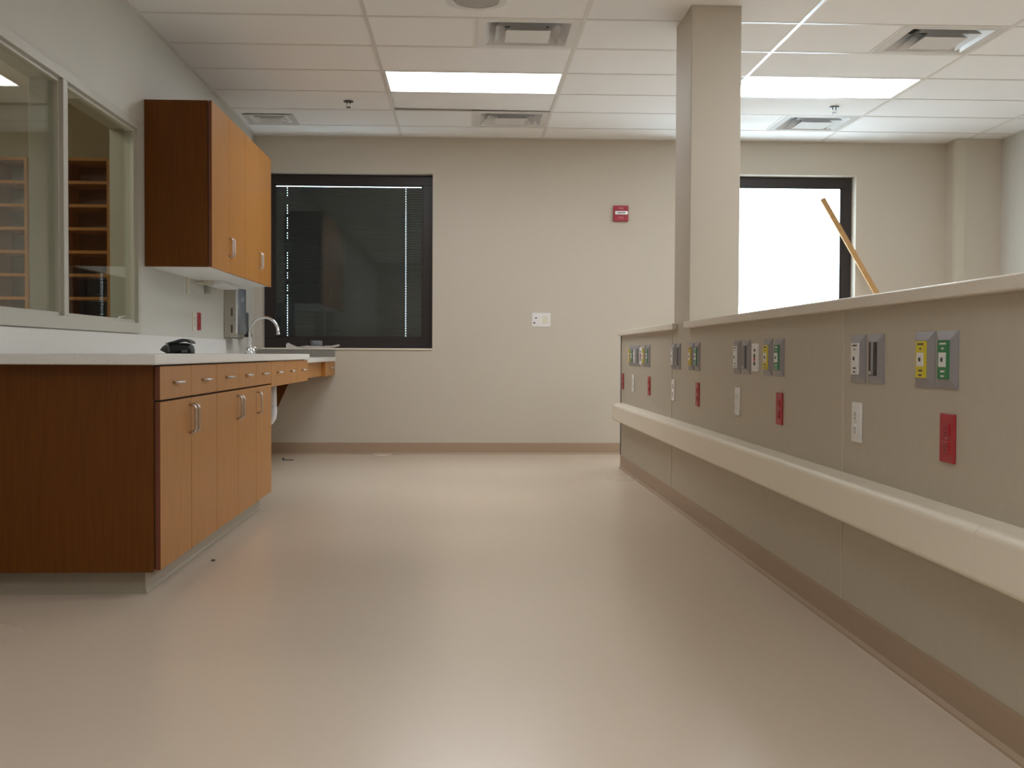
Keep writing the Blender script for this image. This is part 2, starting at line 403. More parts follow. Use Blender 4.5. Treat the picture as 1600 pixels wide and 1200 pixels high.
# ------------------------------------------------------------------ outside windows
def window(name, W, lab):
    x0, x1, z0, z1 = W; fy0, fy1 = YB+.115, YB+.175; fwid = .088
    b = MB().box(x0, x1, fy0, fy1, z0+.012, z0+.012+fwid, .002, 1)
    wn = struct(name, b, BRONZE, lab, 'window')
    part('top_frame', MB().box(x0, x1, fy0, fy1, z1-fwid, z1, .002, 1), BRONZE, wn)
    part('jamb_frame', MB().box(x0, x0+fwid, fy0, fy1, z0+.012+fwid, z1-fwid, .002, 1), BRONZE, wn)
    part('jamb_frame', MB().box(x1-fwid, x1, fy0, fy1, z0+.012+fwid, z1-fwid, .002, 1), BRONZE, wn)
    b = MB()
    for (a, c, d, e) in ((x0+fwid, x1-fwid, z0+.1, z0+.112), (x0+fwid, x1-fwid, z1-fwid-.012, z1-fwid), (x0+fwid, x0+fwid+.012, z0+.1, z1-fwid), (x1-fwid-.012, x1-fwid, z0+.1, z1-fwid)):
        b.box(a, c, fy0+.008, fy0+.02, d, e)
    part('glazing_bead', b, BRONZE, wn)
    part('pane', MB().box(x0+fwid, x1-fwid, fy0+.016, fy0+.020, z0+.1, z1-fwid), GLASS, wn)
    part('sill', MB().box(x0-.0, x1+.0, YB-.012, fy0, z0-.004, z0+.012, .003, 1), CAPM, wn)
    return wn
window('window_1', W1, 'dark bronze framed window behind closed black blinds on the left of the back wall')
window('window_2', W2, 'dark bronze framed window with bright white daylight, right of the column')
# closed blind in the left window
bx0, bx1 = W1[0]+.092, W1[1]-.092; bz1 = W1[3]-.088-.016; bz0 = W1[2]+.1
bl = thing('window_blind', 'closed black slatted blind with light leaking through its cord holes', 'blind', ((bx0+bx1)/2, YB+.145, bz0))
pitch = .0218; n = int((bz1-bz0)/pitch)
holes = (-1.556, -.524)
def slat_mesh(hs, ang):
    """one tilted slat, 25 mm wide, with cord holes"""
    b = MB(); cx = (bx0+bx1)/2; hw, hh, wd = .0023, .0034, .0125
    th = .0004; Rr = wd/math.sin(math.radians(22))                    # crowned slat: a 44 degree arc
    def at(v, q):
        t_a = v/Rr; lx, lz = (math.cos(t_a)-1)*Rr*-1 + q, math.sin(t_a)*Rr
        an = math.radians(ang-90); return (lx*math.cos(an)-lz*math.sin(an), lx*math.sin(an)+lz*math.cos(an))
    def strip(x0, x1, v0, v1):
        k = 5; vs = [v0+(v1-v0)*i/k for i in range(k+1)]
        b.prism([at(v, -th) for v in vs]+[at(v, th) for v in vs[::-1]], 'x', x0-cx, x1-cx)
    xs = [bx0] + [e for h_ in hs for e in (h_-hw, h_+hw)] + [bx1]
    for i in range(0, len(xs)-1, 2): strip(xs[i], xs[i+1], -wd, wd)
    for i in range(1, len(xs)-1, 2):
        strip(xs[i], xs[i+1], -wd, -hh); strip(xs[i], xs[i+1], hh, wd)
    return b.mesh('slat', SLATM)
sms = [[slat_mesh(hs, a) for a in (101, 101.5, 102)] for hs in (holes, holes[1:])]
for i in range(n):
    shut = i in (4, 5, 6, 11, 17, 21, 22, 23, 24, 25, 33, 37, 38, 42)   # left hole covered there
    o = link('slat', sms[1 if shut else 0][random.randrange(3)], bl, (0, 0, bz1-.0125-i*pitch-bz0))
for h_ in holes: part('lift_cord', MB().tube([(h_, YB+.150, bz0), (h_, YB+.150, bz1)], .0006, 5), BLACKP, bl)
part('bottom_rail', MB().box(bx0, bx1, YB+.138, YB+.152, bz0, bz1-.0125-(n-1)*pitch-.008, .002, 1), SLATM, bl)
part('head_rail', MB().box(bx0, bx1, YB+.153, YB+.168, bz1+.006, bz1+.014), BRONZE, bl)
# parapet behind the glass is not visible: the sky alone stands outside

# ------------------------------------------------------------------ interior window
y0, y1, z0, z1 = WO
b = MB(); p_ = .012; fc = .052
def ring_boxes(b, xa, xb, y0, y1, z0, z1, wl, bot=None):
    bot = bot or wl
    b.box(xa, xb, y0, y1, z0, z0+bot).box(xa, xb, y0, y1, z1-wl, z1).box(xa, xb, y0, y0+wl, z0+bot, z1-wl).box(xa, xb, y1-wl, y1, z0+bot, z1-wl)
ring_boxes(b, XL-LT-p_, XL+p_, y0, y1, z0, z1, .045, .058)
win3 = struct('window_3', b, FRAMEM, 'cream metal framed interior window over the counter on the left', 'window')
b = MB(); ring_boxes(b, XL-.05, XL-.008, y0+.045, y1-.045, z0+.058, z1-.045, .016)
part('glazing_stop', b, FRAMEM, win3)
part('mullion', MB().box(XL-LT-p_, XL+p_, 5.205, 5.262, z0+.058, z1-.045, .002, 1), FRAMEM, win3)
part('mullion_stop', MB().box(XL-.05, XL-.008, 5.190, 5.277, z0+.074, z1-.061), FRAMEM, win3)
part('pane', MB().box(XL-.028, XL-.022, y0+.06, 5.2, z0+.07, z1-.06), GLASS, win3)
part('pane', MB().box(XL-.028, XL-.022, 5.27, y1-.06, z0+.07, z1-.06), GLASS, win3)

office_fill = thing('ceiling_light', 'added fill panel brightening the office behind the interior window, out of the picture', 'light', (-3.3, 5.8, H))  # unseen fill panel, added to brighten the office and its shelves
part('lens', MB().box(-3.9, -2.7, 5.5, 6.1, H-.012, H-.006), OFILL, office_fill, 'glowing face of the added fill panel')
part('frame', MB().box(-3.92, -2.68, 5.48, 6.12, H-.006, H-.0005), TBARM, office_fill)
# pigeon-hole shelves standing in the room behind
SHGREY = mat('shelf_back_grey', (.20, .185, .175), .6)
SHDARK = mat('shelf_back_brown', (.075, .028, .010), .5)
def pigeon(x0, x1, ncol, back, lab):
    yb, yf, zt, zb = OY1-.002, OY1-.32, 2.285, .75
    t_ = thing('pigeonhole_shelf', lab, 'shelf', ((x0+x1)/2, yb, zb), 'pigeonhole shelves in the office')
    part('back_panel', MB().box(x0, x1, yb-.012, yb, zb, zt), back, t_)
    part('top_panel', MB().box(x0, x1, yf, yb-.012, zt-.022, zt), WOODH, t_)
    for k in range(ncol+1):
        xx = x0+(x1-x0-.022)*k/ncol
        part('divider_panel', MB().box(xx, xx+.022, yf, yb-.012, zb, zt-.022), WOOD, t_)
    nsh = 9; dz = (zt-.022-zb)/nsh
    for c in range(ncol):
        xa = x0+(x1-x0-.022)*c/ncol+.022; xb = x0+(x1-x0-.022)*(c+1)/ncol
        me = None
        for k in range(nsh):
            part('shelf', MB().box(xa, xb, yf+.002, yb-.012, zb+k*dz, zb+k*dz+.022), WOODH, t_)
    return t_
pigeon(-4.13, -3.175, 4, SHGREY, 'wooden pigeonhole shelf with grey back seen through the left pane')
pigeon(-2.93, -2.585, 1, SHDARK, 'wooden pigeonhole shelf with dark brown back seen through the right pane')

# ------------------------------------------------------------------ base cabinets
FX = -1.09; CX = -1.112                       # door face, carcass front
DW = .467; Y0 = 4.105; ZK, ZD, ZT = .093, .700, .829
YS1 = Y0+5*DW                                  # end of the closed cabinets (6.44)
def pull(p, q, out, r=.0048):
    """bow pull from p to q standing `out` proud in +x"""
    p, q, o = Vector(p), Vector(q), Vector((out, 0, 0)); d = (q-p).normalized()
    path = [p, p+o*.55, p+o*.86+d*.004, p+o+d*.013, p+o+d*.03, q+o-d*.03, q+o-d*.013, q+o*.86-d*.004, q+o*.55, q]
    return MB().tube(path, r, 8)
def door(parent, ya, yb, za, zb, x, hy=None, hz=None, hl=.108, name='door', horiz=False, edge=False):
    d = part(name, MB().box(x-.019, x, ya+.0026, yb-.0026, za, zb, .0012, 1), WOOD, parent)
    if edge: part('edge_band', MB().box(x-.0188, x-.0004, ya+.0016, ya+.0026, za+.001, zb-.001), WOODE, d, 'dark reddish edge band')
    if hy is not None:
        if horiz: part('handle', pull((x, hy-hl/2, hz), (x, hy+hl/2, hz), .024), STEEL, d, 'brushed steel bow handle')
        else: part('handle', pull((x, hy, hz), (x, hy, hz+hl), .024), STEEL, d, 'brushed steel bow handle')
    return d
base_group = 'base cabinets under the counter'
def base_cab(ya, nd, lab, end=False):
    yb = ya+nd*DW
    t_ = thing('base_cabinet', lab, 'cabinet', (-1.4, (ya+yb)/2, 0), base_group)
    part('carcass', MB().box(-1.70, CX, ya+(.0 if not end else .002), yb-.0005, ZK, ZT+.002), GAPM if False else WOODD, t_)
    part('gap_shade_sheet', MB().box(CX, CX+.0025, ya+.003, yb-.003, ZK+.004, ZT), GAPM, t_, 'near black sheet painting the shade in the gaps between the doors')  # dark sheet behind the doors paints the shade of their gaps
    part('toe_kick', MB().box(-1.69, -1.158, ya+.05 if end else ya, yb, 0, ZK), TOEM, t_, 'beige toe kick')
    if end:
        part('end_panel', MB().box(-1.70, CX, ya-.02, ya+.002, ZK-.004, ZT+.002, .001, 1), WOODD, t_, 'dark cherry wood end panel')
        part('toe_base', MB().prism([(ya+.05-p[0]*.6, p[1]*.93) for p in cove(1)], 'x', -1.69, -1.158).prism([(-1.158+p[0]*.6, p[1]*.93) for p in cove(1)], 'y', ya+.04, ya+5*DW), TOEM, t_)
    for k in range(nd):
        a, c = ya+k*DW, ya+(k+1)*DW
        door(t_, a, c, ZD+.004, ZT-.004, FX, (a+c)/2, .764, .09, 'drawer', True, end and k == 0)
        if nd == 1: hy = a+.034
        else: hy = c-.03 if k == 0 else a+.03
        door(t_, a, c, ZK, ZD-.004, FX, hy, .560, edge=end and k == 0)
    return t_
base_cab(Y0, 2, 'two door cherry base cabinet nearest the viewer, with the dark end panel', True)
base_cab(Y0+2*DW, 2, 'two door cherry base cabinet in the middle of the row')
base_cab(Y0+4*DW, 1, 'narrow single door cherry base cabinet beside the open sink space')
struct('trim_2', MB().box(XL, -1.70, Y0-.02, YS1, 0, .829), LWALL, 'pale filler strip between the left wall and the base cabinets', 'trim')

# open sink bay with three drawer fronts on its apron
YS2 = 7.925
t_ = thing('sink_apron', 'cherry apron with three small drawer fronts over the open sink space', 'cabinet', (-1.3, (YS1+YS2)/2, .68))
part('apron_board', MB().box(-1.14, CX, YS1+.002, YS2-.004, .682, ZT+.002), WOOD, t_)
dw = (YS2-.004-YS1)/3
for k in range(3):
    door(t_, YS1+k*dw, YS1+(k+1)*dw, .684, ZT-.003, FX, YS1+(k+.5)*dw, .762, .085, 'drawer_front', True)
part('support_panel', MB().prism([(XL+.02, .001), (-1.52, .001), (-1.21, .681), (XL+.02, .681)], 'y', YS2-.03, YS2-.006), WOODD, t_, 'slanted dark wood support panel')
# low desk section up to the back wall
t_ = thing('desk_apron', 'cherry apron with one small drawer under the lower desk top', 'cabinet', (-1.3, 8.9, .68))
part('apron_board', MB().box(-1.18, -1.157, YS2, 9.215, .69, .803), WOOD, t_)
part('drawer_box', MB().box(-1.5, -1.146, 9.217, YB-.004, .684, .805), WOOD, t_)
dd = part('drawer_front', MB().box(-1.146, -1.127, 9.219, YB-.008, .686, .803, .001, 1), WOOD, t_)
part('handle', pull((-1.127, 9.50, .755), (-1.127, 9.59, .755), .024), STEEL, dd, 'brushed steel bow handle')

# ------------------------------------------------------------------ counters
CZ, CT = .8685, .037
SK = (-1.43, -1.15, 7.33, 7.72)                # sink cut-out
t_ = thing('countertop', 'long white speckled countertop over the base cabinets and sink', 'countertop', (-1.45, 6, CZ-CT))
b = MB(); xa, xb, ya, yb = XL+.001, -1.078, 4.005, 7.93
b.box(xa, xb, ya, SK[2], CZ-CT, CZ, .003, 1).box(xa, xb, SK[3], yb, CZ-CT, CZ, .003, 1).box(xa, SK[0], SK[2]-.003, SK[3]+.003, CZ-CT, CZ).box(SK[1], xb, SK[2]-.003, SK[3]+.003, CZ-CT, CZ, .003, 1)
part('slab', b, COUNTER, t_)
part('backsplash', MB().box(XL+.001, XL+.022, 4.005, 8.62, CZ, CZ+.105, .002, 1), COUNTER, t_)
t_ = thing('desk_countertop', 'lower short section of white countertop against the back wall', 'countertop', (-1.45, 8.9, .842-CT))
part('slab', MB().box(XL+.001, -1.118, 7.932, YB-.001, .842-CT, .842, .003, 1), COUNTER, t_)
part('backsplash', MB().box(XL+.022, -1.125, YB-.021, YB-.001, .8425, .900, .002, 1), DKSPL, t_)  # thin strip behind the desk top, darker grey than the counter
# sink basin
t_ = thing('sink', 'stainless steel sink basin let into the counter', 'sink', ((SK[0]+SK[1])/2, (SK[2]+SK[3])/2, .70))
b = MB(); b.frustum(SK[0], SK[1], SK[2], SK[3], CZ-.004, SK[0]+.02, SK[1]-.02, SK[2]+.02, SK[3]-.02, CZ-.16, cap1=True)
part('basin', b, STEEL, t_)
part('drain', MB().ring(((SK[0]+SK[1])/2, (SK[2]+SK[3])/2, CZ-.159), .04, .015, .003), CHROME, t_)
# faucet
fx, fy = -1.475, 7.86
t_ = thing('faucet', 'chrome gooseneck faucet at the sink', 'faucet', (fx, fy, CZ))
part('base', MB().cyl((fx, fy, CZ), .024, .012).cyl((fx, fy, CZ+.012), .016, .03), CHROME, t_)
path = [(fx, fy, CZ+.03), (fx, fy, CZ+.15)]
R_ = .098
for k in range(1, 14):
    a = PI*k/13*.97
    path.append((fx+R_*(1-math.cos(a)), fy-.03*k/13, CZ+.15+R_*1.02*math.sin(a)))
path.append((path[-1][0]+.002, path[-1][1], path[-1][2]-.02))
part('spout', MB().tube(path, .0095, 12), CHROME, t_)
part('aerator', MB().cyl((path[-1][0], path[-1][1], path[-1][2]-.008), .0115, .014, n=14), CHROME, t_)
for s_ in (-1, 1):
    part('lever_handle', MB().cyl((fx, fy+.09*s_, CZ), .018, .035, n=14).tube([(fx, fy+.09*s_, CZ+.04), (fx+.03, fy+.13*s_, CZ+.046)], [.007, .005], 8), CHROME, t_)
# insulated trap under the sink
px_, py_ = -1.275, 7.56
t_ = thing('sink_trap', 'white padded drain pipe hanging under the sink', 'pipe', (px_, py_, .41))
part('drop_pipe', MB().tube([(px_, py_, .703), (px_, py_, .62), (px_, py_, .52)], [.03, .03, .032], 14), PIPE, t_)
pp = [(px_, py_, .525)]
for k in range(9):
    a = PI*k/8; pp.append((px_-.055+.055*math.cos(a), py_, .47-.055*math.sin(a)))
pp.append((px_-.11, py_, .56)); pp += [(px_-.13, py_, .60), (px_-.17, py_, .62), (XL, py_, .62)]
part('trap_bend', MB().tube(pp, .033, 14), PIPE, t_)

# ------------------------------------------------------------------ wall cabinets
UX, UZ0, UZ1, UY0 = -1.439, 1.362, 2.303, 6.531
UW = .4925
for c, lab in enumerate(('tall cherry wall cabinet nearer the interior window', 'tall cherry wall cabinet nearer the outside window')):
    ya = UY0+c*2*UW; yb = ya+2*UW
    t_ = thing('wall_cabinet', lab, 'cabinet', ((XL+UX)/2, (ya+yb)/2, UZ0), 'cherry wall cabinets')
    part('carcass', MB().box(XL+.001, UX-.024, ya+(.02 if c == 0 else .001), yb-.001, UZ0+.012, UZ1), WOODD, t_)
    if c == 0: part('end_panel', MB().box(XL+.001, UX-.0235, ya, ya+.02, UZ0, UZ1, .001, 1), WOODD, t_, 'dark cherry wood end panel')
    part('gap_shade_sheet', MB().box(UX-.024, UX-.0215, ya+.004, yb-.004, UZ0+.004, UZ1-.004), GAPM, t_, 'near black sheet painting the shade in the gaps between the doors')
    part('bottom_panel', MB().box(XL+.001, UX-.011, ya+(.02 if c == 0 else .001), yb-.001, UZ0+.002, UZ0+.0118), WHITEM, t_, 'white underside')
    for k in range(2):
        a = ya+k*UW
        door(t_, a, a+UW, UZ0, UZ1, UX, a+UW-.03 if k == 0 else a+.03, UZ0+.10, edge=c == 0 and k == 0)
# under-cabinet light, cord and outlet
t_ = thing('under_cabinet_light', 'slim white light fixture fixed under the wall cabinets', 'light', (-1.70, 7.7, UZ0-.03))
part('housing', MB().box(-1.79, -1.66, 7.78, 8.42, UZ0-.026, UZ0+.001, .004, 2), WHITEM, t_)
part('end_cap', MB().box(-1.792, -1.70, 7.772, 7.784, UZ0-.03, UZ0+.001), IVORY, t_)
part('mounting_block', MB().box(-1.815, -1.775, 8.02, 8.06, UZ0-.075, UZ0, .002, 1), FRAMEM, t_)
part('power_cord', MB().tube([(XL+.02, 7.53, 1.318), (XL+.035, 7.56, 1.318), (XL+.045, 7.63, 1.335), (XL+.05, 7.80, UZ0-.012)], .0035, 6), IVORY, t_)

def outlet(y, z, x, sx, m, lab, name='wall_outlet', w=.078, h=.12, dark=MARK, kind='duplex', cat='outlet', group=None):
    """duplex receptacle plate on a wall of constant x; sx = +1 if it faces +x"""
    t_ = thing(name, lab, cat, (x, y, z), group)
    b = MB().box(min(x, x+.007*sx), max(x, x+.007*sx), y-w/2, y+w/2, z-h/2, z+h/2, .0022, 2)
    part('cover_plate', b, m, t_)
    xf = x+.007*sx
    bb = lambda a, c, ya, yb, za, zb: MB().box(min(xf+a*sx, xf+c*sx), max(xf+a*sx, xf+c*sx), ya, yb, za, zb)
    if kind == 'duplex':
        for s_ in (-1, 1):
            zc = z+s_*.022
            part('socket', MB().box(min(xf-.001*sx, xf+.003*sx), max(xf-.001*sx, xf+.003*sx), y-.017, y+.017, zc-.0145, zc+.0145, .001, 1), m, t_)
            part('slot', bb(.0025, .0034, y-.0085, y-.006, zc-.002, zc+.007), dark, t_)
            part('slot', bb(.0025, .0034, y+.006, y+.0085, zc-.002, zc+.007), dark, t_)
            part('slot', bb(.0025, .0034, y-.003, y+.003, zc-.011, zc-.006), dark, t_)
        part('screw', MB().cyl((xf-.0005 if sx > 0 else xf-.001, y, z), .003, .0015, 'x', 10), STEEL, t_)
    return t_, xf
outlet(7.535, 1.318, XL, 1, IVORY, 'ivory outlet under the wall cabinets with the light cord plugged in')
outlet(7.69, 1.083, XL, 1, IVORY, 'ivory outlet on the left wall, low beside the red one', w=.085)
outlet(7.835, 1.087, XL, 1, REDP, 'red emergency outlet on the left wall above the counter', w=.085)

# paper towel dispenser and soap dispenser on the left wall
dy0, dy1, dz0, dz1 = 8.64, 8.93, .988, 1.362
t_ = thing('paper_towel_dispenser', 'beige paper towel dispenser with a smoked front under the wall cabinets', 'dispenser', (XL, (dy0+dy1)/2, dz0))
part('body', MB().box(XL, XL+.098, dy0, dy1, dz0, dz1, .006, 2), DISP, t_)
cv = [(XL+.0985, dy0+.004)] + [(XL+.0985+.036*math.sin(PI*k/12)**.7, dy0+.004+(dy1-dy0-.008)*k/12) for k in range(1, 12)] + [(XL+.0985, dy1-.004)]
part('front_cover', MB().prism(cv, 'z', dz0+.03, dz1-.004, True), SMOKE, t_, 'smoked translucent front cover')
part('rim_strip', MB().box(XL+.090, XL+.104, dy0-.002, dy0+.006, dz0+.03, dz1-.002), VENTM, t_)
part('paper_slot', MB().box(XL+.03, XL+.095, dy0+.03, dy1-.03, dz0-.004, dz0+.008), BLACKP, t_)
for zz in (1.055, 1.18): part('lock_slot', MB().box(XL+.055, XL+.066, dy0-.002, dy0+.003, zz-.03, zz+.03), BLACKP, t_)
t_ = thing('soap_dispenser', 'small grey soap dispenser on the left wall beside the paper towel dispenser', 'dispenser', (XL, 9.2, 1.0))
part('body', MB().box(XL, XL+.07, 9.15, 9.27, 1.03, 1.20, .012, 3), DGREY, t_)
part('back_plate', MB().box(XL, XL+.05, 9.14, 9.28, 1.0, 1.21, .006, 2), DISP, t_)
part('push_lever', MB().box(XL+.05, XL+.10, 9.17, 9.25, 1.0, 1.03, .006, 2), BLACKP, t_)

# ------------------------------------------------------------------ things on the counter
bx, by, bz = -1.435, 5.73, CZ
t_ = thing('black_pouch', 'small black nylon pouch lying on the countertop', 'pouch', (bx, by, bz))
prof_t = [(-.082, .020), (-.074, .032), (-.062, .042), (-.045, .049), (-.025, .052), (0, .053), (.025, .054), (.05, .053), (.068, .048), (.077, .038), (.080, .026)]
def interp(p, x):
    for (a, u), (c, v) in zip(p, p[1:]):
        if a <= x <= c: return u+(v-u)*(x-a)/(c-a)
    return p[-1][1]
mb = MB(); rings = []; ns, nv = 30, 18
for i in range(ns+1):
    x = -.082+.162*i/ns; zt = interp(prof_t, x); zb = .001+max(0, -.05-x)*.5
    e = min(1, (x+.084)/.05, (.083-x)/.02+.25); dpt = .052*max(.12, e)**.6
    ring = []
    for k in range(nv):
        a = 2*PI*k/nv; cs, sn = math.cos(a), math.sin(a)
        Y = dpt*math.copysign(abs(cs)**.7, cs); Z = (zt+zb)/2+(zt-zb)/2*math.copysign(abs(sn)**.65, sn)
        Y += .002*math.sin(60*x+5*a)
        ring.append(mb.bm.verts.new((bx+x, by+Y, bz+Z)))
    rings.append(ring)
for A_, B2 in zip(rings, rings[1:]):
    for k in range(nv): mb.bm.faces.new((A_[k], A_[(k+1) % nv], B2[(k+1) % nv], B2[k]))
mb.bm.faces.new(rings[0][::-1]); mb.bm.faces.new(rings[-1])
part('bag_body', mb, BLACK, t_, smooth=True)
fl_t = [(-.05, .050), (-.03, .057), (-.005, .063), (.015, .070), (.035, .0745), (.055, .072), (.070, .066), (.080, .056), (.078, .050), (.066, .056), (.05, .060), (.03, .061), (.0, .054), (-.03, .050)]
part('flap', MB().prism([(bx+p, bz+q) for p, q in fl_t], 'y', by-.050, by+.045), BLACK, t_, 'curved black flap')
part('strap', MB().tube([(bx-.035, by-.055, bz+.05), (bx-.03, by-.058, bz+.03), (bx-.026, by-.054, bz+.008)], .005, 6), DGREY, t_)
part('buckle', MB().box(bx+.035, bx+.065, by-.062, by-.052, bz+.006, bz+.02, .003, 2), DGREY, t_)
part('strap_end', MB().tube([(bx+.06, by-.05, bz+.03), (bx+.078, by-.055, bz+.018), (bx+.082, by-.05, bz+.004)], .005, 6), BLACKP, t_)

# rag and tape roll on the window sill
def rag():
    b = MB(); nx, ny = 40, 8; x0, x1 = -1.545, -1.095; ya, yb = YB-.012, YB+.10; V = []
    for layer in (0, 1):
        g = []
        for i in range(nx+1):
            row = []
            for j in range(ny+1):
                u = i/nx; v = j/ny
                x = x0+(x1-x0)*u; yy = ya+(yb-ya)*v
                top = .012+.006*math.sin(5.3*u*PI+2*v)+.004*math.sin(13*u+5*v)
                e = max(0, (.16-u)/.16); top += .030*e*(1-e*.4)+.006*math.sin(40*u)*e
                e2 = max(0, (u-.84)/.16); top += .022*e2
                if .42 < u < .68: top = .016
                z = (top if layer else .001+.016*e2) + .919
                row.append(b.bm.verts.new((x, yy+.004*math.sin(11*u), z)))
            g.append(row)
        V.append(g)
    for layer in (0, 1):
        for i in range(nx):
            for j in range(ny):
                q = (V[layer][i][j], V[layer][i+1][j], V[layer][i+1][j+1], V[layer][i][j+1])
                f = b.bm.faces.new(q if layer else q[::-1]); f.smooth = True
    rim = [(i, 0) for i in range(nx)] + [(nx, j) for j in range(ny)] + [(i, ny) for i in range(nx, 0, -1)] + [(0, j) for j in range(ny, 0, -1)]
    for k in range(len(rim)):
        (a, c), (d, e) = rim[k], rim[(k+1) % len(rim)]
        b.bm.faces.new((V[0][a][c], V[0][d][e], V[1][d][e], V[1][a][c]))
    return b
single('folded_rag', rag(), CLOTH, 'crumpled pinkish rag lying on the sill of the dark window', 'rag', (-1.32, YB+.04, .919))
tx, ty, tz = -1.292, YB+.046, .936
t_ = thing('tape_roll', 'grey roll of duct tape lying on the rag on the window sill', 'tape', (tx, ty, tz))
part('tape', MB().ring((tx, ty, tz), .053, .041, .047), TAPE, t_)
part('core', MB().ring((tx, ty, tz), .041, .038, .047), IVORY, t_)

# ------------------------------------------------------------------ back wall devices
def text_mesh(body, size, m):
    cu = bpy.data.curves.new('lettering', 'FONT'); cu.body = body; cu.size = size; cu.align_x = 'CENTER'; cu.align_y = 'CENTER'; cu.extrude = .0004
    o = bpy.data.objects.new('tmp', cu); COL.objects.link(o)
    dg = bpy.context.evaluated_depsgraph_get(); me = bpy.data.meshes.new_from_object(o.evaluated_get(dg))
    bpy.data.objects.remove(o); me.materials.clear(); me.materials.append(m); return me
ax0, ax1, az0, az1 = 1.284, 1.413, 2.034, 2.168
axc, azc = (ax0+ax1)/2, (az0+az1)/2
t_ = thing('fire_alarm', 'square red fire alarm horn strobe on the back wall', 'alarm', (axc, YB, azc))
part('back_box', MB().box(ax0, ax1, YB-.035, YB, az0, az1, .004, 2), ALARM, t_)
part('strobe', MB().box(ax0+.010, ax1-.006, YB-.055, YB-.034, azc-.014, azc+.018, .006, 2), STROBE, t_, 'clear strobe lens')
part('strobe_tube', MB().tube([(ax0+.03, YB-.0555, azc+.002), (ax1-.03, YB-.0555, azc+.002)], .004, 8), DGREY, t_)
tm = text_mesh('FIRE', .026, LETTER)
for zz in (azc+.041, azc-.040):
    o = link('lettering', tm, t_, (0, -.0358, zz-azc)); o.rotation_euler = (PI/2, 0, 0); o['label'] = 'pale red lettering'
qx0, qx1, qz0, qz1 = .579, .741, 1.112, 1.232
t_ = thing('wall_plate', 'white double wall plate with small jacks on the back wall', 'wall plate', ((qx0+qx1)/2, YB, (qz0+qz1)/2))
part('cover_plate', MB().box(qx0, qx1, YB-.007, YB, qz0, qz1, .002, 2), WHITEP, t_)
part('jack_insert', MB().box(qx0+.018, qx0+.066, YB-.010, YB-.006, qz0+.05, qz0+.092, .001, 1), WHITEP, t_)
part('jack_insert', MB().box(qx0+.010, qx0+.066, YB-.010, YB-.006, qz0+.010, qz0+.047, .001, 1), WHITEP, t_)
part('jack', MB().box(qx0+.030, qx0+.042, YB-.0112, YB-.009, qz0+.070, qz0+.084), MARK, t_)
part('jack', MB().cyl((qx0+.022, YB-.0112, qz0+.034), .008, .002, 'y', 14), MARK, t_)
part('blank_insert', MB().box(qx0+.092, qx1-.022, YB-.009, YB-.006, qz0+.026, qz1-.024, .001, 1), IVORY, t_)

# ------------------------------------------------------------------ gas outlets etc on the divider
X = XD
def gas(y, kind, lab, w=.126, zc=.866, h=.145):
    nm = 'vacuum_bottle_slide' if kind == 'slide' else 'gas_outlet'
    t_ = thing(nm, lab, 'bracket' if kind == 'slide' else 'gas outlet', (X, y, zc), 'medical gas fittings on the divider')
    a, c = w/2, h/2
    ia, ic = .034, .050
    # bevelled surround: outer rim, sloped faces, inner well
    b = MB()
    b.box(X-.003, X, y-a, y+a, zc-c, zc+c)
    o = [(X-.003, y-a, zc-c), (X-.003, y+a, zc-c), (X-.003, y+a, zc+c), (X-.003, y-a, zc+c)]
    i_ = [(X-.011, y-ia, zc-ic), (X-.011, y+ia, zc-ic), (X-.011, y+ia, zc+ic), (X-.011, y-ia, zc+ic)]
    O = [b.bm.verts.new(p) for p in o]; I = [b.bm.verts.new(p) for p in i_]
    for k in range(4): b.bm.faces.new((O[k], O[(k+1) % 4], I[(k+1) % 4], I[k]))
    b.bm.faces.new(I)
    part('surround', b, DEVG, t_)
    xf = X-.011
    fl = lambda ya, yb, za, zb, d=.002: MB().box(xf-d, xf, y+ya, y+yb, zc+za, zc+zb)
    if kind == 'slide':
        part('slide_channel', fl(-.030, -.006, -.049, .049), BLACKP, t_, 'dark channel')
        part('slide_channel', fl(.010, .030, -.049, .049), BLACKP, t_, 'dark channel')
        part('slide_rail', MB().box(xf-.0035, xf, y-.006, y+.010, zc-.048, zc+.048, .001, 1), DEVG, t_)
        part('stop_tab', MB().box(xf-.004, xf, y+.016, y+.022, zc-.046, zc-.036), WHITEP, t_)
    else:
        m = {'vac': WHITEP, 'air': YEL, 'oxy': GRN}[kind]
        fp = part('face_plate', fl(-.031, .031, -.048, .048, .004), m, t_, {'vac': 'white face plate', 'air': 'yellow face plate', 'oxy': 'green face plate'}[kind])
        ins = part('socket_plate', fl(-.020, .020, -.018, .018, .006), WHITEP, t_, 'white socket plate')
        part('socket_hole', MB().cyl((xf-.0075, y, zc), .006, .003, 'x', 12), MARK, ins)
        pm = MARK if kind != 'oxy' else WHITEP
        for (ya, yb, za) in ((-.019, .019, .040), (-.006, .006, .028), (-.013, .011, -.029), (-.010, .010, -.041)):
            part('print_mark', fl(ya, yb, za-.0022, za+.0022, .0046), pm, fp)
    return t_
def duplex(y, m, lab, w=.080, z=.671): outlet(y, z, X, -1, m, lab, w=w, h=.122, group='power outlets on the divider')
def callplate(y, lab):
    t_ = thing('nurse_call_plate', lab, 'wall plate', (X, y, .865), 'nurse call plates on the divider')
    part('cover_plate', MB().box(X-.007, X, y-.05, y+.05, .807, .923, .002, 2), WHITEP, t_)
    for zz, m, r in ((.895, MARK, .006), (.872, MARK, .008), (.858, MARKR, .008), (.840, MARK, .008)):
        part('button', MB().cyl((X-.010, y, zz), r, .004, 'x', 14), m, t_)
